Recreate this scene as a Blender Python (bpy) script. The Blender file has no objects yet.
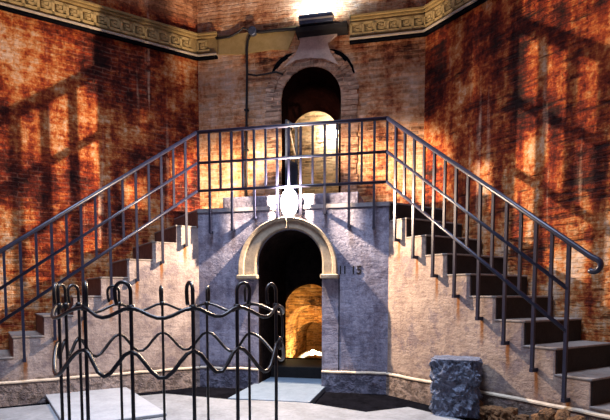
import bpy, bmesh, math, random
from mathutils import Vector, Matrix, noise
random.seed(7)
C = bpy.context.scene.collection
PI = math.pi

# ------------------------------------------------------------------ camera
EYE, FPX, PITCH, CY = 1.2, 505.0, math.radians(4.0), 330.3
cd = bpy.data.cameras.new('camera'); cam = bpy.data.objects.new('camera', cd); C.objects.link(cam)
cd.sensor_fit = 'HORIZONTAL'; cd.sensor_width = 36.0; cd.lens = FPX / 610 * 36
cd.shift_y = (CY - 210) / 610
cam.location = (0, 0, EYE); cam.rotation_euler = (PI / 2 - PITCH, 0, 0)
bpy.context.scene.camera = cam

# ------------------------------------------------------------------ plan frames (x along the wall, y into the wall, z up)
PHI = math.radians(12.5)
def frame(ox, oy, ang):
    return Matrix.Translation((ox, oy, 0)) @ Matrix.Rotation(ang, 4, 'Z')
F = frame(0, 6.6, -PHI)
def hit(px, py, fr, yl=0.0):
    u, v = (px - 305) / FPX, (CY - py) / FPX
    d = Vector((u, math.cos(PITCH) + v * math.sin(PITCH), v * math.cos(PITCH) - math.sin(PITCH)))
    inv = fr.inverted()
    o = inv @ Vector((0, 0, EYE)); dd = inv.to_3x3() @ d
    k = (yl - o.y) / dd.y
    p = o + dd * k
    return p.x, p.z
TL = hit(198.5, 250, F)[0]; TR = hit(388.5, 270, F)[0]
Rp = F @ Vector((TR, 0, 0)); Lp = F @ Vector((TL, 0, 0))
R = frame(Rp.x, Rp.y, -PHI - PI / 4)          # x runs down the right flight
L = frame(Lp.x, Lp.y, -PHI + PI / 4)          # x runs up the left flight (negative = down)
ID = Matrix.Identity(4)
DEP = 1.0                                      # landing depth and flight width
TAN = math.tan(PI / 8)
DECK = hit(290, 205.5, F)[1]
RISE, TREAD = 0.2330, 0.3200
S0 = -0.02                                      # where the first riser drops off the landing
NST = 10
print('TL,TR,DECK', TL, TR, DECK)

# ------------------------------------------------------------------ mesh helpers
def box(bm, x0, x1, y0, y1, z0, z1, M=None):
    vs = [bm.verts.new(Vector(p)) for p in ((x0,y0,z0),(x1,y0,z0),(x1,y1,z0),(x0,y1,z0),(x0,y0,z1),(x1,y0,z1),(x1,y1,z1),(x0,y1,z1))]
    if M is not None:
        for v in vs: v.co = M @ v.co
    for f in ((0,3,2,1),(4,5,6,7),(0,1,5,4),(1,2,6,5),(2,3,7,6),(3,0,4,7)):
        bm.faces.new([vs[i] for i in f])
    return vs
def prism(bm, pts, lo, hi, axis='z', M=None):
    """polygon pts extruded from lo to hi along z (pts in xy) or y (pts in xz)"""
    mk = (lambda p, h: Vector((p[0], p[1], h))) if axis == 'z' else (lambda p, h: Vector((p[0], h, p[1])))
    a = [bm.verts.new(mk(p, lo)) for p in pts]; b = [bm.verts.new(mk(p, hi)) for p in pts]
    if M is not None:
        for v in a + b: v.co = M @ v.co
    n = len(pts)
    fs = [bm.faces.new(a[::-1]), bm.faces.new(b)]
    for i in range(n):
        fs.append(bm.faces.new((a[i], a[(i+1) % n], b[(i+1) % n], b[i])))
    return fs
def tube(bm, pts, r, seg=8, closed=False, M=None):
    P = [Vector(p) if M is None else M @ Vector(p) for p in pts]
    n = len(P); rings = []
    up = None
    for i in range(n):
        if closed: t = (P[(i+1) % n] - P[i-1]).normalized()
        else:
            t = (P[min(i+1, n-1)] - P[max(i-1, 0)])
            t = t.normalized()
        if up is None:
            up = Vector((0, 0, 1)) if abs(t.z) < .9 else Vector((1, 0, 0))
        s = t.cross(up)
        if s.length < 1e-5: s = t.orthogonal()
        s.normalize(); up = s.cross(t).normalized()
        rr = r[i] if isinstance(r, (list, tuple)) else r
        rings.append([bm.verts.new(P[i] + (s * math.cos(2*PI*k/seg) + up * math.sin(2*PI*k/seg)) * rr) for k in range(seg)])
    m = n if closed else n - 1
    for i in range(m):
        a, b = rings[i], rings[(i+1) % n]
        for k in range(seg):
            f = bm.faces.new((a[k], a[(k+1) % seg], b[(k+1) % seg], b[k])); f.smooth = True
    if not closed:
        bm.faces.new(rings[0]); bm.faces.new(rings[-1][::-1])
def obj(name, bm, mat, parent=None, fr=None, bevel=0, smooth=False):
    me = bpy.data.meshes.new(name)
    bmesh.ops.recalc_face_normals(bm, faces=bm.faces[:])
    if smooth:
        for f in bm.faces: f.smooth = True
    bm.to_mesh(me); bm.free()
    o = bpy.data.objects.new(name, me); C.objects.link(o)
    if mat: me.materials.append(mat)
    if parent is not None: o.parent = parent
    if fr is not None: o.matrix_world = fr
    if bevel:
        b = o.modifiers.new('bevel', 'BEVEL'); b.width = bevel; b.segments = 2; b.limit_method = 'ANGLE'
    return o
def thing(name, label, cat, fr=ID, group=None):
    o = bpy.data.objects.new(name, None); C.objects.link(o); o.matrix_world = fr
    o.empty_display_size = .1
    o['label'] = label; o['category'] = cat
    if group: o['group'] = group
    return o
def tag(o, label, cat, group=None):
    o['label'] = label; o['category'] = cat
    if group: o['group'] = group
    return o
def struct(name, bm, mat, fr=None, parent=None):
    o = obj(name, bm, mat, parent, fr)
    if parent is None: o['kind'] = 'structure'
    return o
def arch_pts(cx, r, zs, n=24):
    return [(cx - r * math.cos(PI*i/n), zs + r * math.sin(PI*i/n)) for i in range(n+1)]
def wall_arch(bm, x0, x1, z0, z1, cx, r, zs, zb, y, n=24):
    """upright sheet at y with an arched opening"""
    q = lambda a, b, c, d: bm.faces.new([bm.verts.new((p[0], y, p[1])) for p in (a, b, c, d)])
    q((x0,z0),(cx-r,z0),(cx-r,z1),(x0,z1)); q((cx+r,z0),(x1,z0),(x1,z1),(cx+r,z1))
    if zb > z0: q((cx-r,z0),(cx+r,z0),(cx+r,zb),(cx-r,zb))
    A = arch_pts(cx, r, zs, n)
    for a, b in zip(A, A[1:]): q(a, b, (b[0], z1), (a[0], z1))
    bmesh.ops.remove_doubles(bm, verts=bm.verts[:], dist=1e-4)
def vault(bm, cx0, cx1, r, zs, zb, y0, y1, n=24, steps=3):
    """barrel-vaulted passage from y0 to y1 (inside surface, with floor)"""
    rows = []
    for k in range(steps+1):
        f = k/steps; cx = cx0 + (cx1-cx0)*f; y = y0 + (y1-y0)*f
        pts = [(cx-r, zb)] + arch_pts(cx, r, zs, n) + [(cx+r, zb)]
        rows.append([bm.verts.new((p[0], y, p[1])) for p in pts])
    for a, b in zip(rows, rows[1:]):
        for i in range(len(a)-1): bm.faces.new((a[i], a[i+1], b[i+1], b[i]))
        bm.faces.new((a[-1], a[0], b[0], b[-1]))

# ------------------------------------------------------------------ materials
def new_mat(name):
    m = bpy.data.materials.new(name); m.use_nodes = True
    nt = m.node_tree
    return m, nt, nt.nodes['Principled BSDF']
class N:
    def __init__(s, nt): s.nt = nt
    def node(s, t, **kw):
        n = s.nt.nodes.new(t)
        for k, v in kw.items(): setattr(n, k, v)
        return n
    def link(s, a, b): s.nt.links.new(a, b)
    def put(s, sock, v):
        if hasattr(v, 'node'): s.link(v, sock)
        else: sock.default_value = v
    def math(s, op, a, b=None, c=None, clamp=False):
        n = s.node('ShaderNodeMath', operation=op, use_clamp=clamp)
        s.put(n.inputs[0], a)
        if b is not None: s.put(n.inputs[1], b)
        if c is not None: s.put(n.inputs[2], c)
        return n.outputs[0]
    def coords(s):
        tc = s.node('ShaderNodeTexCoord'); sp = s.node('ShaderNodeSeparateXYZ'); s.link(tc.outputs['Object'], sp.inputs[0])
        return tc.outputs['Object'], sp.outputs[0], sp.outputs[1], sp.outputs[2]
    def vec(s, x, y, z=0.0):
        n = s.node('ShaderNodeCombineXYZ'); s.put(n.inputs[0], x); s.put(n.inputs[1], y); s.put(n.inputs[2], z); return n.outputs[0]
    def noise(s, v, scale, detail=4, rough=.6, dist=0.0):
        n = s.node('ShaderNodeTexNoise'); s.link(v, n.inputs['Vector'])
        n.inputs['Scale'].default_value = scale; n.inputs['Detail'].default_value = detail
        n.inputs['Roughness'].default_value = rough; n.inputs['Distortion'].default_value = dist
        return n.outputs['Fac']
    def ramp(s, f, stops, interp='LINEAR'):
        n = s.node('ShaderNodeValToRGB'); s.link(f, n.inputs[0]); r = n.color_ramp; r.interpolation = interp
        while len(r.elements) < len(stops): r.elements.new(.5)
        for e, (p, c) in zip(r.elements, stops):
            e.position = p; e.color = (*c, 1) if len(c) == 3 else c
        return n.outputs[0]
    def mask(s, f, lo, hi):
        n = s.node('ShaderNodeMapRange', interpolation_type='SMOOTHSTEP'); s.link(f, n.inputs[0])
        n.inputs[1].default_value = lo; n.inputs[2].default_value = hi
        return n.outputs[0]
    def mix(s, f, a, b, blend='MIX'):
        n = s.node('ShaderNodeMix', data_type='RGBA', blend_type=blend)
        s.put(n.inputs[0], f)
        for sock, v in ((n.inputs[6], a), (n.inputs[7], b)):
            if hasattr(v, 'node'): s.link(v, sock)
            else: sock.default_value = (*v, 1)
        return n.outputs[2]
    def bump(s, h, strength, dist, bsdf):
        n = s.node('ShaderNodeBump'); n.inputs['Strength'].default_value = strength; n.inputs['Distance'].default_value = dist
        s.link(h, n.inputs['Height']); s.link(n.outputs[0], bsdf.inputs['Normal'])

def brick_mat(name, seed, stops, stucco=.5, lowz=(3.4, 2.2), topz=(5.2, 5.5), streak=.35, dark=.35, top=True, mort=.5, lowf=-.10, bk=1.0, hza=.55, shift=0.0):
    m, nt, bs = new_mat(name); g = N(nt)
    co, x, y, z = g.coords()
    off = g.node('ShaderNodeVectorMath', operation='ADD'); g.link(co, off.inputs[0]); off.inputs[1].default_value = (seed*3.7, seed*1.3, seed*2.1)
    v = off.outputs[0]
    sp = g.node('ShaderNodeSeparateXYZ'); g.link(v, sp.inputs[0])
    u = g.math('ADD', sp.outputs[0], g.math('MULTIPLY', sp.outputs[1], .9))
    w1 = g.math('MULTIPLY', g.math('SUBTRACT', g.noise(v, 3.0, 2), .5), .09)
    bv = g.vec(g.math('ADD', u, w1), g.math('ADD', sp.outputs[2], w1))
    br = g.node('ShaderNodeTexBrick'); g.link(bv, br.inputs['Vector'])
    br.inputs['Scale'].default_value = 1; br.inputs['Brick Width'].default_value = .24; br.inputs['Row Height'].default_value = .058
    br.inputs['Mortar Size'].default_value = .011; br.inputs['Mortar Smooth'].default_value = .4; br.inputs['Bias'].default_value = -.1
    br.inputs['Color1'].default_value = (.40,.40,.40,1); br.inputs['Color2'].default_value = (1.25,1.2,1.15,1); br.inputs['Mortar'].default_value = (.9,.9,.9,1)
    big = g.noise(v, 1.1, 5, .62)
    st = g.noise(g.vec(g.math('MULTIPLY', u, 5.0), g.math('MULTIPLY', sp.outputs[2], .55)), 1.0, 5, .6)
    hz = g.noise(g.vec(g.math('MULTIPLY', u, 2.2), g.math('MULTIPLY', sp.outputs[2], 14.0)), 1.0, 4, .7)
    fine = g.noise(v, 22, 5, .7)
    blot = g.noise(v, 6, 5, .7)
    f = g.math('ADD', g.math('MULTIPLY', g.math('SUBTRACT', big, .5), 1.3), .5)
    f = g.math('ADD', f, g.math('MULTIPLY', g.math('SUBTRACT', st, .5), streak*3.2))
    f = g.math('ADD', f, g.math('MULTIPLY', g.math('SUBTRACT', blot, .5), .8))
    f = g.math('ADD', f, g.math('MULTIPLY', g.math('SUBTRACT', hz, .5), hza))
    f = g.math('ADD', f, shift)
    f = g.math('ADD', f, g.math('MULTIPLY', g.math('SUBTRACT', fine, .5), .7))
    # tone shifts near the stairs, paler on the side walls, redder elsewhere
    low = g.mask(z, lowz[0], lowz[1])
    f = g.math('ADD', f, g.math('MULTIPLY', low, lowf))
    col = g.ramp(f, stops)
    # brick show-through
    cov = g.mask(g.math('ADD', g.noise(v, 1.7, 4, .6), g.math('MULTIPLY', low, .22)), .62 + .25*(stucco-.5)*2, .42)
    show = g.math('SUBTRACT', 1.0, g.math('MULTIPLY', g.mask(g.math('ADD', big, g.math('MULTIPLY', low, -.2)), .40, .62), stucco))
    bcol = g.mix(g.math('MULTIPLY', show, bk), col, g.mix(1.0, col, br.outputs['Color'], 'MULTIPLY'))
    bcol = g.mix(g.math('MULTIPLY', g.math('MULTIPLY', g.math('MULTIPLY', br.outputs['Fac'], show), g.mask(blot, .42, .62)), mort), bcol, (.42,.24,.16))
    # missing bricks and soot
    dk = g.mask(g.math('ADD', g.math('MULTIPLY', hz, .55), g.math('MULTIPLY', big, .55)), .50 - .12*dark, .36 - .12*dark)
    bcol = g.mix(dk, bcol, (.018,.008,.007))
    # pale lime runs
    run = g.mask(g.noise(g.vec(g.math('MULTIPLY', u, 7.0), g.math('MULTIPLY', sp.outputs[2], .35)), 1.0, 3, .5), .60, .72)
    bcol = g.mix(g.math('MULTIPLY', g.math('MULTIPLY', run, .75), g.mask(blot, .35, .6)), bcol, (.66,.44,.30))
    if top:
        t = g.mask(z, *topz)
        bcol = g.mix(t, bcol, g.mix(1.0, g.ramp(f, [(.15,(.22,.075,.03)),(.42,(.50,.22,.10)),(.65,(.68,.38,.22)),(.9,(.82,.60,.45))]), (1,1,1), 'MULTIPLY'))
    g.link(bcol, bs.inputs['Base Color']); bs.inputs['Roughness'].default_value = .85
    bs.inputs['Specular IOR Level'].default_value = .2
    h = g.math('ADD', g.math('MULTIPLY', fine, .6), g.math('MULTIPLY', blot, .7))
    h = g.math('SUBTRACT', h, g.math('MULTIPLY', g.math('MULTIPLY', br.outputs['Fac'], show), .5))
    h = g.math('SUBTRACT', h, g.math('MULTIPLY', dk, .8))
    g.bump(h, .9, .03, bs)
    return m
RED = [(.10,(.020,.004,.003)),(.30,(.10,.012,.006)),(.44,(.26,.035,.010)),(.55,(.44,.115,.025)),(.66,(.56,.25,.09)),(.78,(.62,.40,.26)),(.95,(.68,.52,.42))]
M_LEFT = brick_mat('brick_left', 1, RED, stucco=.75, streak=.27, dark=.5, mort=.22, lowf=.20, lowz=(2.9,1.5), bk=.8, shift=-.085)
M_RIGHT = brick_mat('brick_right', 2, RED, stucco=.95, streak=.34, dark=-.3, mort=.08, lowf=.20, lowz=(3.3,1.5), bk=.45, hza=.2, shift=-.06)
PALEBR = [(.08,(.05,.015,.010)),(.28,(.27,.07,.03)),(.44,(.52,.21,.085)),(.60,(.68,.38,.20)),(.78,(.76,.52,.36)),(.95,(.82,.64,.50))]
M_MID = brick_mat('brick_centre', 3, PALEBR, stucco=.45, streak=.25, dark=.1, shift=.07, bk=.85)
LIT = [(.10,(.36,.22,.12)),(.40,(.64,.46,.28)),(.65,(.78,.63,.44)),(.95,(.86,.77,.62))]
M_LIT = brick_mat('brick_passage', 5, LIT, stucco=.3, streak=.1, dark=-.3, top=False)
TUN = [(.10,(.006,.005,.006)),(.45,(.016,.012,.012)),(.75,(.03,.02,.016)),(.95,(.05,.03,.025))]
M_TUN = None
ORG = [(.10,(.16,.06,.015)),(.40,(.50,.25,.07)),(.65,(.70,.42,.14)),(.95,(.85,.65,.34))]
M_ORG = brick_mat('tufa_chamber', 8, ORG, stucco=.6, streak=.1, dark=.0, top=False)

def plaster_mat(name, seed, pale, mid, deep, rust=None, base_z=.23, seams=False):
    m, nt, bs = new_mat(name); g = N(nt)
    co, x, y, z = g.coords()
    off = g.node('ShaderNodeVectorMath', operation='ADD'); g.link(co, off.inputs[0]); off.inputs[1].default_value = (seed*2.7, seed*1.9, seed*4.1)
    v = off.outputs[0]
    sp = g.node('ShaderNodeSeparateXYZ'); g.link(v, sp.inputs[0])
    a = g.noise(v, 2.2, 6, .68); b = g.noise(v, 9, 5, .7); c = g.noise(v, 38, 4, .75)
    hz = g.noise(g.vec(g.math('MULTIPLY', sp.outputs[0], 6.0), g.math('MULTIPLY', sp.outputs[2], 22.0)), 1.0, 4, .7)
    st = g.noise(g.vec(g.math('MULTIPLY', sp.outputs[0], 9.0), g.math('MULTIPLY', sp.outputs[2], .8)), 1.0, 4, .6)
    f = g.math('ADD', g.math('MULTIPLY', a, .55), g.math('MULTIPLY', b, .35))
    f = g.math('ADD', f, g.math('MULTIPLY', c, .30)); f = g.math('ADD', f, g.math('MULTIPLY', hz, .20)); f = g.math('ADD', f, g.math('MULTIPLY', st, .25))
    f = g.math('SUBTRACT', f, .32)
    col = g.ramp(f, [(.27, deep), (.42, mid), (.58, pale), (.8, tuple(min(1, p*1.35) for p in pale))])
    sm = g.math('MULTIPLY', g.mask(g.noise(v, 3.3, 6, .75), .50, .60), .6)
    col = g.mix(sm, col, tuple(.5*q + .5*w for q, w in zip(deep, (.17,.14,.19))))
    # damp, worn footing under the ledge
    ft = g.math('MULTIPLY', g.mask(z, base_z + .03, base_z - .02), g.mask(b, .40, .62))
    col = g.mix(g.math('MULTIPLY', ft, .85), col, tuple(q*.35 for q in mid))
    if rust:
        x0, p, slope, z0, sgn = rust
        ph = g.math('SUBTRACT', g.math('FRACT', g.math('ADD', g.math('DIVIDE', g.math('SUBTRACT', x, x0), p), 50.5)), .5)
        w = g.math('ABSOLUTE', g.math('ADD', ph, g.math('MULTIPLY', g.math('SUBTRACT', g.noise(v, 14, 3), .5), .12)))
        wm = g.mask(w, .10, .03)
        ln = g.math('SUBTRACT', z, g.math('ADD', z0, g.math('MULTIPLY', x, slope)))
        zm = g.math('MULTIPLY', g.mask(ln, .06, -.01), g.mask(ln, -.34, -.04))
        rs = g.math('MULTIPLY', g.math('MULTIPLY', wm, zm), .9)
        col = g.mix(rs, col, (.23,.085,.02))
    g.link(col, bs.inputs['Base Color']); bs.inputs['Roughness'].default_value = .8
    bs.inputs['Specular IOR Level'].default_value = .25
    h = g.math('ADD', g.math('MULTIPLY', c, .35), g.math('ADD', g.math('MULTIPLY', b, .6), g.math('MULTIPLY', hz, .45)))
    h = g.math('SUBTRACT', h, g.math('MULTIPLY', ft, .8))
    g.bump(h, .8, .02, bs)
    return m
SLP = RISE / TREAD
M_FRONT = plaster_mat('damp_plaster_landing', 1, (.27,.27,.36), (.125,.125,.19), (.014,.014,.03))
M_FLR = plaster_mat('plaster_right_flight', 2, (.34,.26,.215), (.215,.155,.135), (.06,.04,.04), rust=(.029+.155, .31, -SLP, DECK-.38, 1))
M_FLL = plaster_mat('plaster_left_flight', 3, (.35,.29,.275), (.22,.175,.17), (.06,.045,.05), rust=(-.029-.16, .32, SLP, DECK-.38, 1))

def stone_mat(name, a, b, scale=8, rough=.75, bump=.4, seed=0, dist=.01, spec=.3):
    m, nt, bs = new_mat(name); g = N(nt)
    co, x, y, z = g.coords()
    off = g.node('ShaderNodeVectorMath', operation='ADD'); g.link(co, off.inputs[0]); off.inputs[1].default_value = (seed*2.7, seed*1.9, seed*4.1)
    v = off.outputs[0]
    f = g.math('ADD', g.math('MULTIPLY', g.noise(v, scale, 6, .7), .6), g.math('MULTIPLY', g.noise(v, scale*5, 4, .7), .4))
    g.link(g.ramp(f, [(.34, a), (.62, b)]), bs.inputs['Base Color'])
    bs.inputs['Roughness'].default_value = rough; bs.inputs['Specular IOR Level'].default_value = spec
    if spec < .1: bs.inputs['IOR'].default_value = 1.03; bs.inputs['Roughness'].default_value = 1.0
    if bump: g.bump(f, bump, dist, bs)
    return m
M_TUN = stone_mat('near_black_vault', (.006,.005,.006), (.032,.022,.020), 7, bump=.9, seed=21, dist=.02, spec=.05)  # near-black colour over the whole passage
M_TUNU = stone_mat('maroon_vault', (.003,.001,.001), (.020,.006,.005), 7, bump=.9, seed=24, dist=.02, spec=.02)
M_TREAD = stone_mat('worn_travertine', (.15,.13,.12), (.27,.235,.215), 10, seed=1)
M_RISER = stone_mat('shaded_riser', (.005,.004,.005), (.020,.015,.014), 9, bump=.6, seed=2)  # near-black, the shade on the right risers is put into the colour
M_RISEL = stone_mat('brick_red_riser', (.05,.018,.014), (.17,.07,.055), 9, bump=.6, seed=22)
M_DECK = stone_mat('grey_deck_stone', (.14,.14,.16), (.26,.25,.29), 5, seed=3)
M_ARCH = stone_mat('pale_arch_stone', (.19,.155,.115), (.36,.30,.23), 7, bump=.5, seed=4)
M_MARBLE = stone_mat('pale_marble', (.21,.225,.25), (.33,.35,.385), 6, rough=.5, bump=.25, seed=5, dist=.006)
M_SILL = stone_mat('blue_slate_sill', (.10,.135,.18), (.17,.22,.285), 6, rough=.5, bump=.25, seed=25, dist=.006)
M_FLOOR = stone_mat('pale_floor_mortar', (.115,.12,.13), (.235,.245,.265), 4, rough=.7, bump=.5, seed=6, dist=.012)
M_GUT = stone_mat('near_black_shade', (.0015,.0015,.002), (.007,.007,.010), 7, rough=.9, bump=.6, seed=7, spec=.05)
M_BLACK = stone_mat('blackened_step', (.004,.004,.005), (.014,.012,.013), 8, seed=8)
M_FRZ = stone_mat('ochre_frieze', (.20,.13,.045), (.36,.25,.10), 9, bump=.5, seed=9)
M_KEY = stone_mat('ochre_relief', (.34,.235,.085), (.52,.38,.17), 9, bump=.4, seed=10)
M_MOULD = stone_mat('pale_moulding', (.34,.27,.20), (.54,.46,.37), 12, bump=.4, seed=11)
M_OCHRE = stone_mat('plain_ochre_plaster', (.26,.18,.06), (.42,.30,.13), 3, bump=.3, seed=12)
M_KEYST = stone_mat('mauve_mortar', (.42,.31,.26), (.68,.55,.47), 8, bump=.8, seed=13, dist=.02)
M_VOUS = brick_mat('radial_brick', 9, [(.10,(.24,.10,.06)),(.36,(.54,.30,.18)),(.60,(.70,.48,.34)),(.95,(.80,.64,.50))], stucco=.9, streak=.1, dark=.1, top=False)
M_BLOCK = stone_mat('blue_grey_tufa', (.008,.010,.018), (.17,.20,.29), 13, rough=.7, bump=1.0, seed=14, dist=.03)
M_RUB = stone_mat('rusty_rubble', (.02,.010,.006), (.26,.125,.05), 12, bump=1.0, seed=15, dist=.03)
def metal_mat(name, col, rough, metallic=.6, spec=.5):
    m, nt, bs = new_mat(name); g = N(nt)
    co, x, y, z = g.coords()
    f = g.noise(co, 30, 4, .6)
    g.link(g.ramp(f, [(.3, tuple(c*.55 for c in col)), (.7, col)]), bs.inputs['Base Color'])
    bs.inputs['Roughness'].default_value = rough; bs.inputs['Metallic'].default_value = metallic
    bs.inputs['Specular IOR Level'].default_value = spec
    return m
M_RAIL = metal_mat('blue_black_paint', (.014,.017,.045), .38, .2)
M_IRON = metal_mat('dark_wrought_iron', (.035,.032,.034), .40, .6)
M_PIPE = metal_mat('black_conduit', (.012,.011,.014), .6, .2)
M_FIX = metal_mat('blue_grey_housing', (.09,.11,.17), .35, .5)
M_LEAF = metal_mat('painted_gate', (.14,.17,.26), .4, .2)
M_PAINT = stone_mat('dark_paint_marks', (.004,.003,.004), (.015,.010,.010), 20, bump=0)
def emit_mat(name, col, s):
    m, nt, bs = new_mat(name)
    bs.inputs['Base Color'].default_value = (*col, 1); bs.inputs['Emission Color'].default_value = (*col, 1); bs.inputs['Emission Strength'].default_value = s
    return m

# ------------------------------------------------------------------ the room shell
W2 = (TR - TL) + 2 * DEP * TAN                       # octagon side
xl, xr = TL - DEP*TAN, TR + DEP*TAN                  # wall corners in F at y = DEP
HW = 7.2
# upper arched opening in the centre wall
ua0, _ = hit(281.5, 120, F, DEP); ua1, _ = hit(341.0, 120, F, DEP)
UAC, UAR = (ua0+ua1)/2, (ua1-ua0)/2
UAT = hit(311, 67, F, DEP)[1]; UAS = UAT - UAR
SILL = DECK + .14
# lower doorway
la0, _ = hit(258.5, 290, F); la1, _ = hit(322, 290, F)
LAC, LAR = (la0+la1)/2, (la1-la0)/2
LAT = hit(290, 230, F)[1]; LAS = LAT - LAR
print('upper', UAC, UAR, UAT, UAS, 'lower', LAC, LAR, LAT, LAS)
bm = bmesh.new(); wall_arch(bm, xl, xr, DECK-.06, HW, UAC, UAR, UAS, SILL, DEP)
struct('wall_back', bm, M_MID, F)
WL = frame(*(F @ Vector((xl, DEP, 0))).xy, -PHI + PI/4)
WR = frame(*(F @ Vector((xr, DEP, 0))).xy, -PHI - PI/4)
def sheet(name, fr, x0, x1, mat, z0=-.3, z1=HW, th=.15):
    bm = bmesh.new(); box(bm, x0, x1, 0, th, z0, z1); return struct(name, bm, mat, fr)
sheet('wall_left', WL, -W2, 0, M_LEFT); sheet('wall_right', WR, 0, W2, M_RIGHT)
WLL = frame(*(WL @ Vector((-W2, 0, 0))).xy, -PHI + PI/2)
WRR = frame(*(WR @ Vector((W2, 0, 0))).xy, -PHI - PI/2)
sheet('wall_far_left', WLL, -W2, 0, M_LEFT); sheet('wall_far_right', WRR, 0, W2, M_RIGHT)

# floor with a drain gutter along the foot of the stairs
GW = .48
def ground(px, py):
    v = (CY - py)/FPX; Y = -EYE / math.tan(math.atan(v) - PITCH)
    return Vector((Y*((px-305)/FPX)/(math.cos(PITCH) + v*math.sin(PITCH)), Y, 0))
GE = 2.88
rE = R @ Vector((GE, -.36, 0)); rW = R @ Vector((GE, DEP-.01, 0)); lE = L @ Vector((-GE, -.40, 0)); lW = L @ Vector((-GE, DEP-.01, 0))
edge = [ground(*p) for p in ((165,393.5),(231,399.5),(303,402),(366,412),(408,407))]
oc = lambda fr, a: (fr @ Vector((a, 0, 0))).xy
poly = [p.xy for p in edge] + [rE.xy, rW.xy, oc(WRR, 0), oc(WRR, W2), oc(WLL, -W2), oc(WLL, 0), lW.xy, lE.xy]
bm = bmesh.new(); prism(bm, [tuple(p) for p in poly], -.16, 0)
struct('floor', bm, M_FLOOR)
bm = bmesh.new()
gp = [tuple((F @ Vector((xl, DEP, 0))).xy), tuple((F @ Vector((xr, DEP, 0))).xy), tuple(rW.xy), tuple(rE.xy)] + [tuple(p.xy) for p in edge[::-1]] + [tuple(lE.xy), tuple(lW.xy)]
prism(bm, gp, -.30, -.06)
struct('floor_gutter', bm, M_GUT)

# ------------------------------------------------------------------ landing over the doorway
land = thing('landing', 'grey plastered landing block with dark arched doorway between the two stair flights', 'landing', F)
bm = bmesh.new(); wall_arch(bm, TL, TR, -.2, DECK-.05, LAC, LAR, LAS, -.2, 0.0)
obj('front_wall', bm, M_FRONT, land)
bm = bmesh.new(); prism(bm, [(TL,-.012), (TR,-.012), (TR + DEP*math.sin(PI/4), DEP*math.cos(PI/4)), (xr, DEP), (xl, DEP), (TL - DEP*math.sin(PI/4), DEP*math.cos(PI/4))], DECK-.05, DECK)
obj('deck', bm, M_DECK, land)
s0, s1 = hit(222.5, 200, F)[0], hit(358.5, 200, F)[0]
bm = bmesh.new(); box(bm, s0, s1, .004, DEP, DECK, SILL); obj('raised_step', bm, M_FRONT, land, bevel=.01)
PZ = .225
AX = Matrix(((0,0,1,0),(1,0,0,0),(0,1,0,0),(0,0,0,1)))
def plinth(x0, x1, mat, parent):
    bm = bmesh.new(); prism(bm, [(-.035, -.14), (-.035, PZ-.025), (.0, PZ-.025), (.0, -.14)], x0, x1, 'z', AX); obj('plinth', bm, mat, parent)
    bm = bmesh.new(); n = 14
    for i in range(n):
        a, b = x0+(x1-x0)*i/n, x0+(x1-x0)*(i+1)/n
        prism(bm, [(-.043, PZ-.028), (-.042, PZ-.014), (-.02, PZ-.008), (.0, PZ-.004), (.0, PZ-.028)], a, b, 'z', AX)
    bmesh.ops.remove_doubles(bm, verts=bm.verts[:], dist=1e-4); bm.verts.ensure_lookup_table()
    for v in bm.verts: v.co.z += .012*noise.noise(Vector((v.co.x*4, 3.1, 0)))
    obj('plinth_ledge', bm, M_MOULD, parent)
plinth(TL+.01, LAC-LAR-.002, M_FRONT, land); plinth(LAC+LAR+.002, TR-.01, M_FRONT, land)
# jamb joint and small dark hole beside the raised step
bm = bmesh.new(); jx = hit(338.5, 320, F)[0]; box(bm, jx, jx+.012, -.004, .02, -.1, 1.46); obj('joint', bm, M_GUT, land)
# painted marks
ma, mz = hit(339, 274, F); mb, _ = hit(361, 274, F)
for ch, fx, nm in (('I', 0.0, 'painted_stroke'), ('I', .20, 'painted_stroke'), ('1', .52, 'painted_numeral'), ('5', .78, 'painted_numeral')):
    tx = bpy.data.curves.new('marks', 'FONT'); tx.body = ch; tx.size = .15; tx.extrude = .002; tx.offset = .0015
    to = bpy.data.objects.new('marks', tx); C.objects.link(to); bpy.context.view_layer.update()
    me = bpy.data.meshes.new_from_object(to.evaluated_get(bpy.context.evaluated_depsgraph_get())); C.objects.unlink(to); bpy.data.objects.remove(to)
    mk = bpy.data.objects.new(nm, me); C.objects.link(mk); me.materials.clear(); me.materials.append(M_PAINT); mk.parent = land
    mk.matrix_local = Matrix.Translation((ma + fx*(mb-ma), -.003, mz)) @ Matrix.Rotation(PI/2, 4, 'X')
    mk['label'] = 'dark painted mark'

# arch surround
arch = thing('doorway_arch', 'pale stone arch moulding around the dark lower doorway', 'arch', F @ Matrix.Translation((LAC, 0, 0)))
AR0, AR1 = LAR + .012, (hit(337.5, 270, F)[0] - hit(240, 270, F)[0]) / 2
az = hit(290, 217.5, F)[1] - AR1; IZ = hit(290, 279, F)[1]
acx = (hit(337.5, 270, F)[0] + hit(240, 270, F)[0]) / 2 - LAC
def half_ring(a0, a1, leg):
    bm = bmesh.new(); n = 16
    prof = [(AR0, .01), (AR0, -.045), (AR0+.02, -.055), (AR1-.07, -.055), (AR1-.06, -.075), (AR1-.01, -.085), (AR1, -.07), (AR1, .01)]
    rows = []
    sides = [(a0 + (a1-a0)*i/n) for i in range(n+1)]
    for a in sides:
        rows.append([bm.verts.new((acx*(r-AR0)/(AR1-AR0) - r*math.cos(a), y, az + r*math.sin(a) + (LAS-az)*(AR1-r)/(AR1-AR0))) for r, y in prof])
    if leg:
        q = rows[0] if a0 < .01 else rows[-1]
        low = [bm.verts.new((v.co.x, v.co.y, IZ+.05)) for v in q]
        rows = [low] + rows if a0 < .01 else rows + [low]
    for p, q in zip(rows, rows[1:]):
        for i in range(len(prof)-1): bm.faces.new((p[i], p[i+1], q[i+1], q[i]))
    bm.faces.new(rows[0]); bm.faces.new(rows[-1][::-1])
    return bm
obj('arch_ring', half_ring(0, PI/2 - .012, True), M_ARCH, arch)
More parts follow.
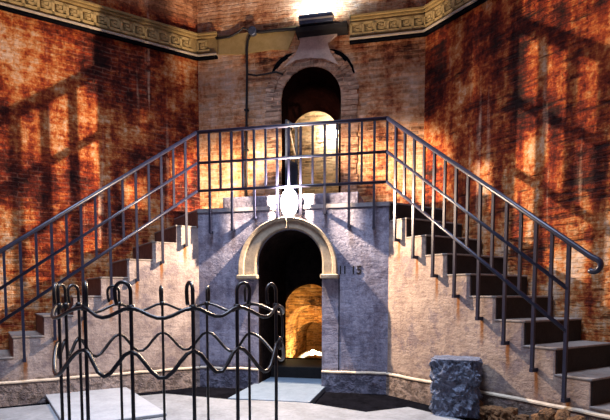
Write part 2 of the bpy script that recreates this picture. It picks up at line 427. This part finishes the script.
obj('arch_ring', half_ring(PI/2 + .012, PI, True), M_ARCH, arch)
for sg in (-1, 1):
    e0 = sg*AR0 - sg*.02; e1 = acx + sg*(AR1 + .02)
    bm = bmesh.new(); box(bm, min(e0,e1), max(e0,e1), -.10, .02, IZ, IZ+.055); obj('impost', bm, M_ARCH, arch, bevel=.01)

# passage through the landing and the low lit chamber beyond
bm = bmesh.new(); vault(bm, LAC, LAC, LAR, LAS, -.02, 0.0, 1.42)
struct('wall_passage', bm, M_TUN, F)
SX0 = LAC - LAR + .001; SX1 = LAC + LAR - .001
o = tag(obj('doorway_step', (lambda b: (box(b, SX0, SX1, .55, 1.42, -.01, .17), b)[1])(bmesh.new()), M_BLACK, None, F, bevel=.01), 'black stone step across the floor of the arched doorway', 'step')
e0, e1 = hit(281, 340, F, 1.42)[0], LAC + LAR - .02
EC, ER = (e0+e1)/2, (e1-e0)/2
ET = hit(300, 284, F, 1.42)[1]
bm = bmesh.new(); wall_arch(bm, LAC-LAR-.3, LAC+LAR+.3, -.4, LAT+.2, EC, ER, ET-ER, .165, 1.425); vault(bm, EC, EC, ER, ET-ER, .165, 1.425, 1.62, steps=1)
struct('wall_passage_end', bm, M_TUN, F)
CHZ = -1.0
bm = bmesh.new()
for a in ((-2.2,1.62,-2.2,4.3),(1.4,1.62,1.4,4.3)):
    box(bm, a[0]-.05, a[0]+.05, a[1], a[3], CHZ, 2.6)
struct('wall_chamber_sides', bm, M_ORG, F)
# back wall with arched niche
n0, n1 = hit(286.5, 340, F, 4.3)[0], hit(333, 340, F, 4.3)[0]
NC, NR = (n0+n1)/2, (n1-n0)/2
NT = hit(310, 305, F, 4.3)[1]
bm = bmesh.new(); wall_arch(bm, -2.2, 1.4, CHZ, 2.6, NC, NR, NT-NR, CHZ, 4.3); vault(bm, NC, NC, NR, NT-NR, CHZ, 4.3, 5.4)
struct('wall_chamber_back', bm, M_ORG, F)
i0, i1 = hit(296, 345, F, 5.4)[0], hit(330, 345, F, 5.4)[0]
IC, IR = (i0+i1)/2, (i1-i0)/2; IT = hit(312, 322, F, 5.4)[1]
bm = bmesh.new(); wall_arch(bm, NC-NR-.4, NC+NR+.4, CHZ, 2.6, IC, IR, IT-IR, CHZ, 5.4); vault(bm, IC, IC, IR, IT-IR, CHZ, 5.4, 6.6)
box(bm, IC-IR-.3, IC+IR+.3, 6.6, 6.7, CHZ, 2)
struct('wall_niche', bm, M_ORG, F)
bm = bmesh.new(); box(bm, -2.2, 1.4, 1.62, 7, CHZ-.1, CHZ); struct('floor_chamber', bm, M_ORG, F)
bm = bmesh.new(); box(bm, -2.2, 1.4, 1.45, 7, 2.6, 2.7); struct('ceiling_chamber', bm, M_TUN, F)
# little pale arch with the bright lamp at its crown
px_, pz_ = hit(296.5, 366, F, 4.9); qx, qz = hit(314, 353, F, 4.9)
bm = bmesh.new(); cxx = qx + .02; rr = cxx - px_
pts = [(cxx - rr*math.cos(a), 4.9, pz_ + (qz-pz_)*math.sin(a)) for a in [i*PI/20 for i in range(21)]]
pts = [(pts[0][0], 4.9, CHZ)] + pts + [(pts[-1][0], 4.9, CHZ)]
tube(bm, pts, .055, 8)
tag(obj('low_arch', bm, M_MARBLE, None, F), 'small pale curved arch deep inside the lit chamber beyond the doorway', 'arch')
cl_ = thing('chamber_lamp', 'bright small lamp low in the golden chamber seen through the doorway', 'lamp', F @ Matrix.Translation((qx, 4.75, qz+.03)))
bm = bmesh.new(); bmesh.ops.create_uvsphere(bm, u_segments=16, v_segments=10, radius=.05); obj('bulb', bm, emit_mat('chamber_bulb', (1.0,.76,.42), 900), cl_, smooth=True)
bm = bmesh.new(); box(bm, -.03, .03, .04, .10, -.06, .06); obj('base', bm, M_PIPE, cl_)
CHL = F @ Vector((qx-.25, 3.6, .2))

# ------------------------------------------------------------------ upper passage
UBC = -.02 + (hit(293, 130, F, 2.75)[0] + hit(338.5, 130, F, 2.75)[0]) / 2
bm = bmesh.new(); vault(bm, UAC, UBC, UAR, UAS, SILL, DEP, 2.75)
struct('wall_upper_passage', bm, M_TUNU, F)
bm = bmesh.new(); UZ = UAT + .5
wall_arch(bm, UBC-1.6, UBC+1.6, SILL, UZ, UBC, UAR, UAS, SILL, 2.75)
struct('wall_corridor_front', bm, M_LIT, F)
bm = bmesh.new(); box(bm, UBC-1.6, UBC+1.6, 4.1, 4.2, SILL-.1, UZ); struct('wall_corridor_back', bm, M_LIT, F)
bm = bmesh.new(); box(bm, UBC-1.7, UBC-1.6, 2.75, 4.2, SILL-.1, UZ); box(bm, UBC+1.6, UBC+1.7, 2.75, 4.2, SILL-.1, UZ); struct('wall_corridor_sides', bm, M_LIT, F)
bm = bmesh.new(); box(bm, UBC-1.7, UBC+1.7, 2.75, 4.2, SILL-.1, SILL); struct('floor_corridor', bm, M_DECK, F)
bm = bmesh.new(); box(bm, UBC-1.7, UBC+1.7, 2.75, 4.2, UZ, UZ+.1); struct('ceiling_corridor', bm, M_LIT, F)
lx, lz = hit(332, 133, F, 4.0)
wl = thing('corridor_lamp', 'small bright round lamp on the cream brick wall inside the upper archway', 'lamp', F @ Matrix.Translation((lx, 4.1, lz)))
bm = bmesh.new(); bmesh.ops.create_uvsphere(bm, u_segments=16, v_segments=10, radius=.085); 
for v in bm.verts: v.co.y = v.co.y*.7 - .07; v.co.x *= 1.25
obj('glass', bm, emit_mat('corridor_glass', (1.0,.88,.70), 340), wl, smooth=True)
bm = bmesh.new(); box(bm, -.1, .1, -.03, 0, -.09, .09); obj('backplate', bm, M_FIX, wl)
# open gate leaf against the left reveal
gx, _ = hit(283, 150, F, DEP+.25)
gl = thing('gate_leaf', 'blue grey metal gate leaf standing open in the left of the upper archway', 'gate', F @ Matrix.Translation((UAC-UAR+.03, DEP+.15, SILL)) @ Matrix.Rotation(math.radians(76), 4, 'Z'))
GH = 1.35; GWd = .36
for nm, b in (('stile', (0,.04,-.015,.015,.02,GH)), ('stile', (GWd-.04,GWd,-.015,.015,.02,GH)), ('rail', (.04,GWd-.04,-.015,.015,.02,.08)), ('rail', (.04,GWd-.04,-.015,.015,GH-.05,GH)), ('rail', (.04,GWd-.04,-.015,.015,.72,.77)), ('panel', (.04,GWd-.04,-.006,.006,.08,.72))):
    bm = bmesh.new(); box(bm, *b); obj(nm, bm, M_LEAF, gl)
bm = bmesh.new(); tube(bm, [(.02,-.02,GH-.02),(GWd-.02,-.02,.76)], .012); obj('brace', bm, M_MOULD, gl)

# ------------------------------------------------------------------ brick surround of the upper opening
ba = thing('brick_arch', 'ring of worn radial bricks with a mortar keystone around the upper archway', 'arch', F @ Matrix.Translation((UAC, DEP, SILL)))
zc = UAS - SILL
bm = bmesh.new()
def ring_bricks(bm, r0, r1, n, proud, a0=0., a1=PI, jit=.01):
    for i in range(n):
        p, q = a0 + (a1-a0)*(i+.05)/n, a0 + (a1-a0)*(i+.95)/n
        ra, rb = r0 + random.uniform(-jit, jit)*.4, r1 + random.uniform(-jit, jit)
        prism(bm, [(-ra*math.cos(p), zc+ra*math.sin(p)), (-rb*math.cos(p), zc+rb*math.sin(p)), (-rb*math.cos(q), zc+rb*math.sin(q)), (-ra*math.cos(q), zc+ra*math.sin(q))], -proud - random.uniform(0,.008), .01, 'y')
ring_bricks(bm, UAR+.003, UAR+.115, 34, .020)
obj('inner_ring', bm, M_VOUS, ba)
bm = bmesh.new(); ring_bricks(bm, UAR+.12, UAR+.245, 30, .03, jit=.02); obj('outer_ring', bm, M_VOUS, ba)
for sg in (-1, 1):
    bm = bmesh.new(); z = zc
    while z > .05:
        h = .075; e = random.uniform(-.015, .015)
        box(bm, *sorted((sg*(UAR+.005), sg*(UAR+.24+e))), -.028, .01, z-h+.008, z); z -= h
    obj('jamb_bricks', bm, M_VOUS, ba)
# dark strips along the extrados, shade of the groove put into the colour
for a0, a1 in ((.55, 1.22), (PI-1.22, PI-.45)):
    bm = bmesh.new(); n = 12; top = []; bot = []
    for i in range(n+1):
        a = a0 + (a1-a0)*i/n; w = .045*math.sin(PI*i/n) + .012 + random.uniform(0,.012)
        bot.append((-(UAR+.245)*math.cos(a), zc+(UAR+.245)*math.sin(a))); top.append((-(UAR+.25+w)*math.cos(a), zc+(UAR+.25+w)*math.sin(a)))
    prism(bm, bot + top[::-1], -.012, .01, 'y')
    obj('groove_shade', bm, M_GUT, ba)
KT = hit(318, 27, F, DEP)[1] - SILL
bm = bmesh.new()
kp = [(hit(p, q, F, DEP)[0]-UAC, hit(p, q, F, DEP)[1]-SILL) for p, q in ((284,69),(297,61),(311,59),(325,60),(339,66),(331,54),(328,44),(345,29),(297,30),(301,44),(296,56))]
prism(bm, kp, -.048, .01, 'y'); obj('keystone', bm, M_KEYST, ba)

# ------------------------------------------------------------------ frieze
BZ0, BZ1 = hit(385, 38.5, F, DEP)[1], hit(385, 14.5, F, DEP)[1]
print('band', BZ0, BZ1)
BH = BZ1 - BZ0
def meander(bm, x0, x1, z0, h, proud):
    w = h * .98; th = .017; u = w/5.2; v = (h - 2*th)/4.0
    def seg(a, b):
        (xa, za), (xb, zb) = a, b
        box(bm, max(x0, min(xa, xb)-th), min(x1, max(xa, xb)+th), -proud, .002, min(za, zb)-th, max(za, zb)+th)
    x = x0 + .02
    while x + w < x1:
        P = [(0,0),(0,4),(4.1,4),(4.1,1.35),(1.6,1.35),(1.6,2.7),(2.8,2.7)]
        P = [(x + a*u, z0 + th + b*v) for a, b in P]
        for a, b in zip(P, P[1:]): seg(a, b)
        seg((x, z0+th), (x + w, z0+th)); x += w
def frieze(name, fr, y, x0, x1):
    M = fr @ Matrix.Translation((0, y, 0))
    bm = bmesh.new(); box(bm, x0, x1, -.03, 0, BZ0+.02, BZ1-.01); o = struct(name, bm, M_FRZ, M)
    bm = bmesh.new(); box(bm, x0, x1, -.075, 0, BZ0, BZ0+.028); obj('lower_moulding', bm, M_MOULD, o, bevel=.006)
    bm = bmesh.new(); box(bm, x0, x1, -.06, 0, BZ0-.038, BZ0); obj('shade_strip', bm, M_GUT, o, bevel=.006)  # dark strip painting the shade line under the moulding
    bm = bmesh.new(); box(bm, x0, x1, -.055, 0, BZ1-.055, BZ1-.025); box(bm, x0, x1, -.075, 0, BZ1-.02, BZ1+.015); obj('upper_moulding', bm, M_FRZ, o, bevel=.006)
    bm = bmesh.new(); meander(bm, x0, x1, BZ0+.065, BH-.15, .05); obj('meander_relief', bm, M_KEY, o)
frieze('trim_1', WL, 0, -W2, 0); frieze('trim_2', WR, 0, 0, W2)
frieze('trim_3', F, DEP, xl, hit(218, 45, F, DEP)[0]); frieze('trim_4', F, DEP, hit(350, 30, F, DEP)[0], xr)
p0, p1, p2 = hit(219, 45, F, DEP)[0], hit(298, 32, F, DEP)[0], hit(288, 50, F, DEP)[0]
bm = bmesh.new(); prism(bm, [(p0, BZ0+.02), (p0+.4, BZ0-.01), (p2-.25, BZ0+.01), (p2, BZ0-.02), (p2+.06, BZ0+.10), (p1, BZ1-.02), (p0, BZ1-.04)], -.022, .0, 'y')
struct('trim_5', bm, M_OCHRE, F @ Matrix.Translation((0, DEP, 0)))

# ------------------------------------------------------------------ ledge, floodlight, conduit
W1 = F @ Matrix.Translation((0, DEP, 0))
a0, az0 = hit(296, 31, F, DEP-.15); a1, _ = hit(347, 26, F, DEP-.15)
LZ = hit(322, 29.5, F, DEP-.18)[1]
bm = bmesh.new(); prism(bm, [(-.18, LZ), (-.20, LZ+.05), (-.17, LZ+.085), (0, LZ+.10), (0, LZ-.02)], a0, a1, 'z', Matrix(((0,0,1,0),(1,0,0,0),(0,1,0,0),(0,0,0,1))))
tag(obj('stone_ledge', bm, M_BLACK, None, W1), 'black ledge jutting out above the upper archway under the floodlight', 'ledge')
f0, f1 = hit(299, 20, F, DEP-.2)[0], hit(333, 20, F, DEP-.2)[0]
fl = thing('floodlight', 'blue grey trough floodlight lying on the black ledge and washing the wall above', 'light', F @ Matrix.Translation(((f0+f1)/2, DEP-.13, LZ+.095)))
hw = (f1-f0)/2
bm = bmesh.new(); prism(bm, [(-.075,0),(.05,0),(.10,.11),(-.10,.11),(-.11,.085)], -hw, hw, 'z', Matrix(((0,0,1,0),(1,0,0,0),(0,1,0,0),(0,0,0,1)))); obj('housing', bm, M_FIX, fl, bevel=.006)
bm = bmesh.new(); box(bm, -hw*.92, hw*.92, -.07, .08, .111, .118); obj('lens', bm, emit_mat('flood_lens', (.68,.84,1.0), 170), fl)
bm = bmesh.new(); box(bm, -hw-.008, hw+.008, -.112, -.10, .03, .05); obj('trim_strip', bm, M_MOULD, fl)
c0 = hit(252, 33, F, DEP-.04); c1 = hit(246.5, 126, F, DEP-.04); c2 = hit(246.5, 205, F, DEP-.04)
cn = thing('conduit', 'black cable conduit with round junction box left of the upper archway', 'conduit', F @ Matrix.Translation((c0[0], DEP, DECK)))
cp = lambda px, py, y=-.035: (hit(px, py, F, DEP+y)[0]-c0[0], y, hit(px, py, F, DEP+y)[1]-DECK)
bm = bmesh.new(); tube(bm, [cp(251,34),cp(248,40),cp(247,48),cp(247,74),cp(246.5,110),cp(246.5,150),cp(246.5,203)], .018); obj('vertical_pipe', bm, M_PIPE, cn)
bm = bmesh.new(); tube(bm, [cp(247,74),cp(256,75.5),cp(266,74),cp(276,72),cp(283,74.5)], .014); obj('branch', bm, M_PIPE, cn)
bm = bmesh.new(); tube(bm, [cp(253,32),cp(262,32),cp(275,30.5),cp(288,29.5),cp(298,29)], .022); obj('branch', bm, M_PIPE, cn)
bm = bmesh.new(); tube(bm, [cp(251,31),cp(243,28),cp(237,33),cp(229,37),cp(216,38.5)], .016); obj('loose_cable', bm, M_PIPE, cn)
bm = bmesh.new(); q = cp(253,32); tube(bm, [(q[0],-.09,q[2]),(q[0],-.085,q[2]),(q[0],0,q[2])], [.05,.062,.062], 20); obj('junction_box', bm, M_FIX, cn)
for py in (110, 150):
    bm = bmesh.new(); q = cp(246.5, py); box(bm, q[0]-.03, q[0]+.03, -.058, 0, q[2]-.012, q[2]+.012); obj('clip', bm, M_PIPE, cn)

# ------------------------------------------------------------------ door lamp
lx, lz = hit(289, 203.5, F, -.06); lx0, lz0 = lx, lz
dl = thing('bulkhead_lamp', 'glowing oval bulkhead lamp fixed above the lower doorway arch', 'lamp', F @ Matrix.Translation((lx, 0, lz)))
lw, lh = .105, .175
def oval(y0, y1, k0, k1, n=28):
    bm = bmesh.new()
    rows = [[bm.verts.new((lw*k*math.cos(2*PI*i/n), y, lh*k*math.sin(2*PI*i/n))) for i in range(n)] for y, k in ((y0, k0), (y1, k1))]
    for i in range(n): bm.faces.new((rows[0][i], rows[0][(i+1) % n], rows[1][(i+1) % n], rows[1][i]))
    bm.faces.new(rows[0]); bm.faces.new(rows[1][::-1]); return bm
obj('backplate', oval(0, -.03, 1.18, 1.18), M_FIX, dl)
bm = bmesh.new(); bmesh.ops.create_uvsphere(bm, u_segments=24, v_segments=16, radius=1)
for v in bm.verts: v.co = Vector((v.co.x*lw*.95, -.03 + min(0, v.co.y)*.05, v.co.z*lh*.95))
LAMP_E = 40
obj('glass', bm, emit_mat('lamp_glass', (1.0,.80,.56), LAMP_E), dl, smooth=True)
bm = bmesh.new(); tube(bm, [(lw*1.08*math.cos(a), -.04, lh*1.06*math.sin(a)) for a in [2*PI*i/32 for i in range(32)]], .013, 8, True); obj('guard_ring', bm, M_FIX, dl)

# ------------------------------------------------------------------ the two flights
def flight(fr, sg, label, mat, rm):
    t = thing('staircase', label, 'staircase', fr)
    X = lambda s: sg * s
    prof = [(X(0), -.2), (X(0), DECK-.05)]
    for k in range(1, NST):
        z = DECK - k*RISE - .02
        prof += [(X(S0 + (k-1)*TREAD + .005), z), (X(S0 + k*TREAD), z)]
    prof[2] = (X(0.0), DECK - RISE - .02)
    prof.pop(1)
    prof += [(X(S0 + (NST-1)*TREAD), -.2)]
    bm = bmesh.new(); prism(bm, prof, 0.0, DEP-.03, 'y'); obj('side_wall', bm, mat, t)
    for k in range(1, NST):
        z = DECK - k*RISE; a = S0 + (k-1)*TREAD; b = S0 + k*TREAD + .015
        if k == 1: a = .02
        bm = bmesh.new(); box(bm, *sorted((X(a), X(b))), -.006, DEP-.02, z-.02, z); obj('tread', bm, M_TREAD, t, bevel=.006)
    for k in range(1, NST+1):
        z = DECK - k*RISE; a = S0 + (k-1)*TREAD
        if k == 1: a = .0
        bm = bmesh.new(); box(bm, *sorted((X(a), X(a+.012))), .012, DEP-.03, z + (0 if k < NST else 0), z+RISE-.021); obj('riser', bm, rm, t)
    plinth(*sorted((X(.02), X(2.84))), mat, t)
    return t
fr_ = flight(R, 1, 'right flight of stairs with risers coloured dark for shade descending along the orange wall', M_FLR, M_RISER)
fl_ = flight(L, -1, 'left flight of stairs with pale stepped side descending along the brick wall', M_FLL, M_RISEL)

# ------------------------------------------------------------------ stair railing (one welded railing: landing + both flights)
OFF = -.07
tl, tr = TL + abs(OFF)*TAN + .02, TR - abs(OFF)*TAN
rail = thing('stair_railing', 'dark blue metal railing running round the landing and down both flights', 'railing', F)
Fi = F.inverted()
def toF(fr, p): return Fi @ (fr @ Vector(p))
HT, HM, HB = hit(290, 125.5, F, OFF)[1]-DECK, hit(290, 157.5, F, OFF)[1]-DECK, hit(290, 186.5, F, OFF)[1]-DECK
print('rail heights', HT, HM, HB)
SPR, SPL = .155, .161
ENDR, ENDL = .029 + 15*SPR, .029 + 15*SPL
lineR = lambda s: DECK - SLP*(s-.029)
def rail_run(name, h, r, hook=False):
    bm = bmesh.new(); tube(bm, [(tl, OFF, DECK+h), (tr, OFF, DECK+h)], r, 10); obj(name, bm, M_RAIL, rail)
    ptsR = [toF(R, (.029, OFF, DECK+h)), toF(R, (ENDR, OFF, lineR(ENDR)+h))]
    ptsL = [toF(L, (-.029, OFF, DECK+h)), toF(L, (-ENDL, OFF, lineR(ENDL)+h))]
    if hook:
        for fr, sg, pts, e in ((R, 1, ptsR, ENDR), (L, -1, ptsL, ENDL)):
            s1 = e + .215; c = (s1, lineR(s1)+h-.052)
            pts.append(toF(fr, (sg*(s1-.03), OFF, lineR(s1-.03)+h)))
            for i in range(9):
                a = PI/2 - .6 - (PI*1.05)*i/8
                pts.append(toF(fr, (sg*(c[0] + .052*math.cos(a)), OFF, c[1] + .052*math.sin(a))))
    bm = bmesh.new(); tube(bm, ptsR, r, 10); obj(name, bm, M_RAIL, rail)
    bm = bmesh.new(); tube(bm, ptsL, r, 10); obj(name, bm, M_RAIL, rail)
rail_run('handrail', HT, .024, True); rail_run('middle_rail', HM, .018); rail_run('bottom_rail', HB, .019)
def baluster(fr, s, top, bot, foot):
    bm = bmesh.new()
    M = Fi @ fr
    if foot:
        box(bm, s-.015, s+.015, OFF-.013, OFF+.013, bot, top, M)
        box(bm, s-.017, s+.017, OFF-.017, .008, bot-.018, bot+.018, M)
    else: box(bm, s-.014, s+.014, OFF-.012, OFF+.012, bot, top, M)
    obj('baluster', bm, M_RAIL, rail)
FEET = {1: 231, 3: 229, 5: 217, 7: 217, 9: 215, 11: 215, 13: 229, 15: 231}
for i in range(17):
    s = tl + (tr-tl)*i/16
    if i in FEET: b = hit(300, FEET[i], F, OFF)[1] + .02
    baluster(F, s, DECK+HT, b if i in FEET else DECK+HB, i in FEET)
for i in range(1, 16):
    s = .029 + i*SPR; baluster(R, s, lineR(s)+HT, lineR(s) - .38 if i % 2 else lineR(s)+HB, i % 2)
    s = .029 + i*SPL; baluster(L, -s, lineR(s)+HT, lineR(s) - .38 if i % 2 else lineR(s)+HB, i % 2)

# ------------------------------------------------------------------ slabs, rubble and the stone block
bm = bmesh.new(); box(bm, LAC-LAR-.06, LAC+LAR+.05, -1.0, .56, -.06, .012)
tag(obj('threshold_slab', bm, M_SILL, None, F, bevel=.008), 'pale blue stone slab bridging the gutter into the lower doorway', 'slab')
bm = bmesh.new(); box(bm, -1.92, -1.0, -1.72, -.04, .001, .035)
tag(obj('marble_slab', bm, M_MARBLE, None, L, bevel=.008), 'large pale marble slab on the floor under the left flight behind the iron fence', 'slab')

def rock(sub, sx, sy, sz, amp, fq, seed, flat_top=False, ball=0.0):
    bm = bmesh.new(); bmesh.ops.create_cube(bm, size=1); bmesh.ops.subdivide_edges(bm, edges=bm.edges[:], cuts=sub, use_grid_fill=True)
    for v in bm.verts:
        p = v.co.copy(); p = p.lerp(p.normalized()*.56, ball); r = Vector((p.x*sx, p.y*sy, (p.z+.5)*sz))
        n_ = p.normalized(); n_.z *= .6
        o = Vector((seed*5.1, seed*2.3, seed))
        d = noise.fractal(r*fq + o, .9, 2.1, 5) + .7*abs(noise.noise(r*fq*2.3 + o)) 
        k = amp * d * (0.25 if (flat_top and p.z > .46) else 1)
        # knocked-off corners
        e = max(0, abs(p.x)+abs(p.y)-.80)
        r -= Vector((p.x*sx, p.y*sy, 0))*e*.8
        r += n_*k
        if v.co.z < -.49 or r.z < 0: r.z = 0
        v.co = r
    return bm
bx = hit(456, 408, ID, 5.05)
sb = tag(obj('stone_block', rock(40, .45, .38, .565, .045, 9, 3, True), M_BLOCK, None, Matrix.Translation((bx[0], 5.08, 0)) @ Matrix.Rotation(-.35, 4, 'Z')), 'rough hewn blue grey stone block standing by the wall of the right flight', 'stone')
for i in range(11):
    s = 1.52 + i*.125 + random.uniform(-.02,.02)
    sz = random.uniform(.085, .125)
    o = obj('rubble_stone', rock(10, sz, random.uniform(.09,.15), random.uniform(.12,.27), .035, 11, 10+i, False, .55), M_RUB, None, R @ Matrix.Translation((s, -.135 - random.uniform(0,.08), -.06)) @ Matrix.Rotation(random.uniform(-.6,.6), 4, 'Z'))
    tag(o, 'broken brown masonry lump at the foot of the right flight', 'rubble', 'rubble along the gutter under the right flight')

# ------------------------------------------------------------------ wrought-iron fence round the well
WC = Vector((-.957, 3.70)); WRAD = .775
well = thing('well_curb', 'low dark round curb of the well inside the iron fence', 'well', Matrix.Translation((WC.x, WC.y, 0)))
bm = bmesh.new(); n = 48
prf = [(.50,.0),(.50,.085),(.53,.10),(.66,.10),(.69,.085),(.69,.0)]
rows = [[bm.verts.new((r*math.cos(2*PI*i/n), r*math.sin(2*PI*i/n), z)) for r, z in prf] for i in range(n)]
for i in range(n):
    for j in range(len(prf)-1): bm.faces.new((rows[i][j], rows[i][j+1], rows[(i+1)%n][j+1], rows[(i+1)%n][j]))
obj('rim', bm, M_GUT, well)
bm = bmesh.new(); bmesh.ops.create_circle(bm, cap_ends=True, radius=.505, segments=48); bmesh.ops.translate(bm, verts=bm.verts[:], vec=(0,0,.03)); obj('cover', bm, M_BLACK, well)

fence = thing('well_fence', 'wrought iron ring fence with looped posts and wavy rails around the well', 'fence', Matrix.Translation((WC.x, WC.y, 0)))
def ang_for(px, near):
    u = (px - 305)/FPX; best = None
    for i in range(3600):
        a = 2*PI*i/3600; x, y = WC.x + WRAD*math.sin(a), WC.y - WRAD*math.cos(a)
        isn = abs((a + PI) % (2*PI) - PI) < PI/2*.93
        if isn != near: continue
        d = abs(x/y - u)
        if best is None or d < best[0]: best = (d, a)
    return best[1]
POSTS = [(59,1,.13,0),(85,1,.10,.6),(131,1,.094,3.14),(193,1,.094,1.35),(237,1,.09,3.3),(276,1,.09,.5),(249,0,.09,.4),(207,0,.09,1.5),(162.5,0,.09,1.5),(119.5,0,.09,.6),(79,0,.09,.3),(66,0,.09,.2)]
cirp = lambda a, z, r=WRAD: Vector((r*math.sin(a), -r*math.cos(a), z))
A = []
for px, near, lw_, tw in POSTS:
    a = ang_for(px, near); A.append(a % (2*PI))
    r = .0115
    base = cirp(a, 0, WRAD+.0); tang = Vector((math.cos(a), math.sin(a), 0)); rad = Vector((math.sin(a), -math.cos(a), 0))
    d = (tang*math.cos(tw) + rad*math.sin(tw))
    if px > 168: d = -d if near else d
    zt = 1.27; hw_ = lw_/2
    pts = [base, base + Vector((0,0,.6)), base + Vector((0,0,zt-hw_))]
    for i in range(1, 11):
        t = PI*i/10; pts.append(base + d*(hw_ - hw_*math.cos(t)) + Vector((0,0,zt-hw_ + hw_*1.1*math.sin(t))))
    pts += [base + d*(lw_-.004) + Vector((0,0,zt-hw_-.05)), base + d*(lw_-.012) + Vector((0,0,1.14))]
    bm = bmesh.new(); tube(bm, pts, r, 8); p = obj('post', bm, M_IRON, fence)
    bm = bmesh.new(); c = base + Vector((0,0,1.125)); tube(bm, [c - Vector((0,0,.018)), c + Vector((0,0,.018))], .022, 10); obj('collar', bm, M_IRON, p)
    bm = bmesh.new(); box(bm, base.x-.03, base.x+.03, base.y-.03, base.y+.03, 0, .014); obj('foot_plate', bm, M_IRON, p)
AS = sorted(A)
def wave(zp, zt_, r, name, skip=None, bulge=0.02, phase=0):
    bm = bmesh.new(); pts = []
    for i in range(len(AS)):
        a0, a1 = AS[i], AS[(i+1) % len(AS)] + (2*PI if i == len(AS)-1 else 0)
        n = max(6, int((a1-a0)/.05))
        for k in range(n):
            f = k/n; s = .5 - .5*math.cos(2*PI*f)
            dip = (zp-zt_)*min(1, .45 + .55*(a1-a0)/.62)
            pts.append(cirp(a0 + (a1-a0)*f, zp - dip*s, WRAD + .012 + bulge*s))
    tube(bm, pts, r, 8, True); return obj(name, bm, M_IRON, fence)
wave(1.125, 1.055, .0115, 'upper_wave_rail'); wave(.872, .69, .0125, 'lower_wave_rail')
# gate latch: curl and hanging strap
ag = A[5]; bm = bmesh.new(); c = cirp(ag, .86, WRAD+.03); tg = Vector((math.cos(ag), math.sin(ag), 0))
tube(bm, [c + tg*(.05*(1-i/26))*math.cos(i*.5) + Vector((0,0,(.05*(1-i/26))*math.sin(i*.5))) for i in range(20)], .009); obj('scroll', bm, M_IRON, fence)
bm = bmesh.new(); c = cirp(ag+.06, 1.10, WRAD+.02); tube(bm, [c, c+Vector((.012,0,-.06)), c+Vector((.016,0,-.2))], .008); obj('latch', bm, M_IRON, fence)

# ------------------------------------------------------------------ light
def light(name, kind, loc, energy, col, rot=(0,0,0), **kw):
    l = bpy.data.lights.new(name, kind); l.energy = energy; l.color = col
    for k, v in kw.items(): setattr(l, k, v)
    o = bpy.data.objects.new(name, l); C.objects.link(o); o.location = loc; o.rotation_euler = rot; return o
cen = F @ Vector(((TL+TR)/2, DEP, 0)); rc = cen + (F.to_3x3() @ Vector((0, -W2*1.2071, 0)))
light('overhead_fill', 'AREA', (rc.x, rc.y+.3, 9.0), 360, (.66,.78,1.0), size=2.4, spread=math.radians(75))  # added unseen overhead light to brighten the floor, no roof opening built
light('front_fill', 'AREA', (rc.x+.4, rc.y-5.0, 4.5), 22, (.95,.86,.80), rot=(math.radians(70),0,0), size=3.0)  # added unseen fill from behind the camera
dlp = F @ Vector((lx0, -.115, lz0+.15)); light('door_lamp_light', 'POINT', dlp, 920, (1.0,.73,.49), shadow_soft_size=.012)
light('chamber_light', 'POINT', CHL, 90, (1.0,.68,.32), shadow_soft_size=.15)
w = bpy.data.worlds.new('world'); bpy.context.scene.world = w; w.use_nodes = True
w.node_tree.nodes['Background'].inputs[0].default_value = (.40,.45,1.0,1); w.node_tree.nodes['Background'].inputs[1].default_value = .13

sc = bpy.context.scene
sc.view_settings.view_transform = 'Standard'; sc.view_settings.look = 'None'; sc.view_settings.exposure = 0; sc.view_settings.gamma = 1
sc.view_settings.use_curve_mapping = False
sc.cycles.use_denoising = True
sc.cycles.max_bounces = 6
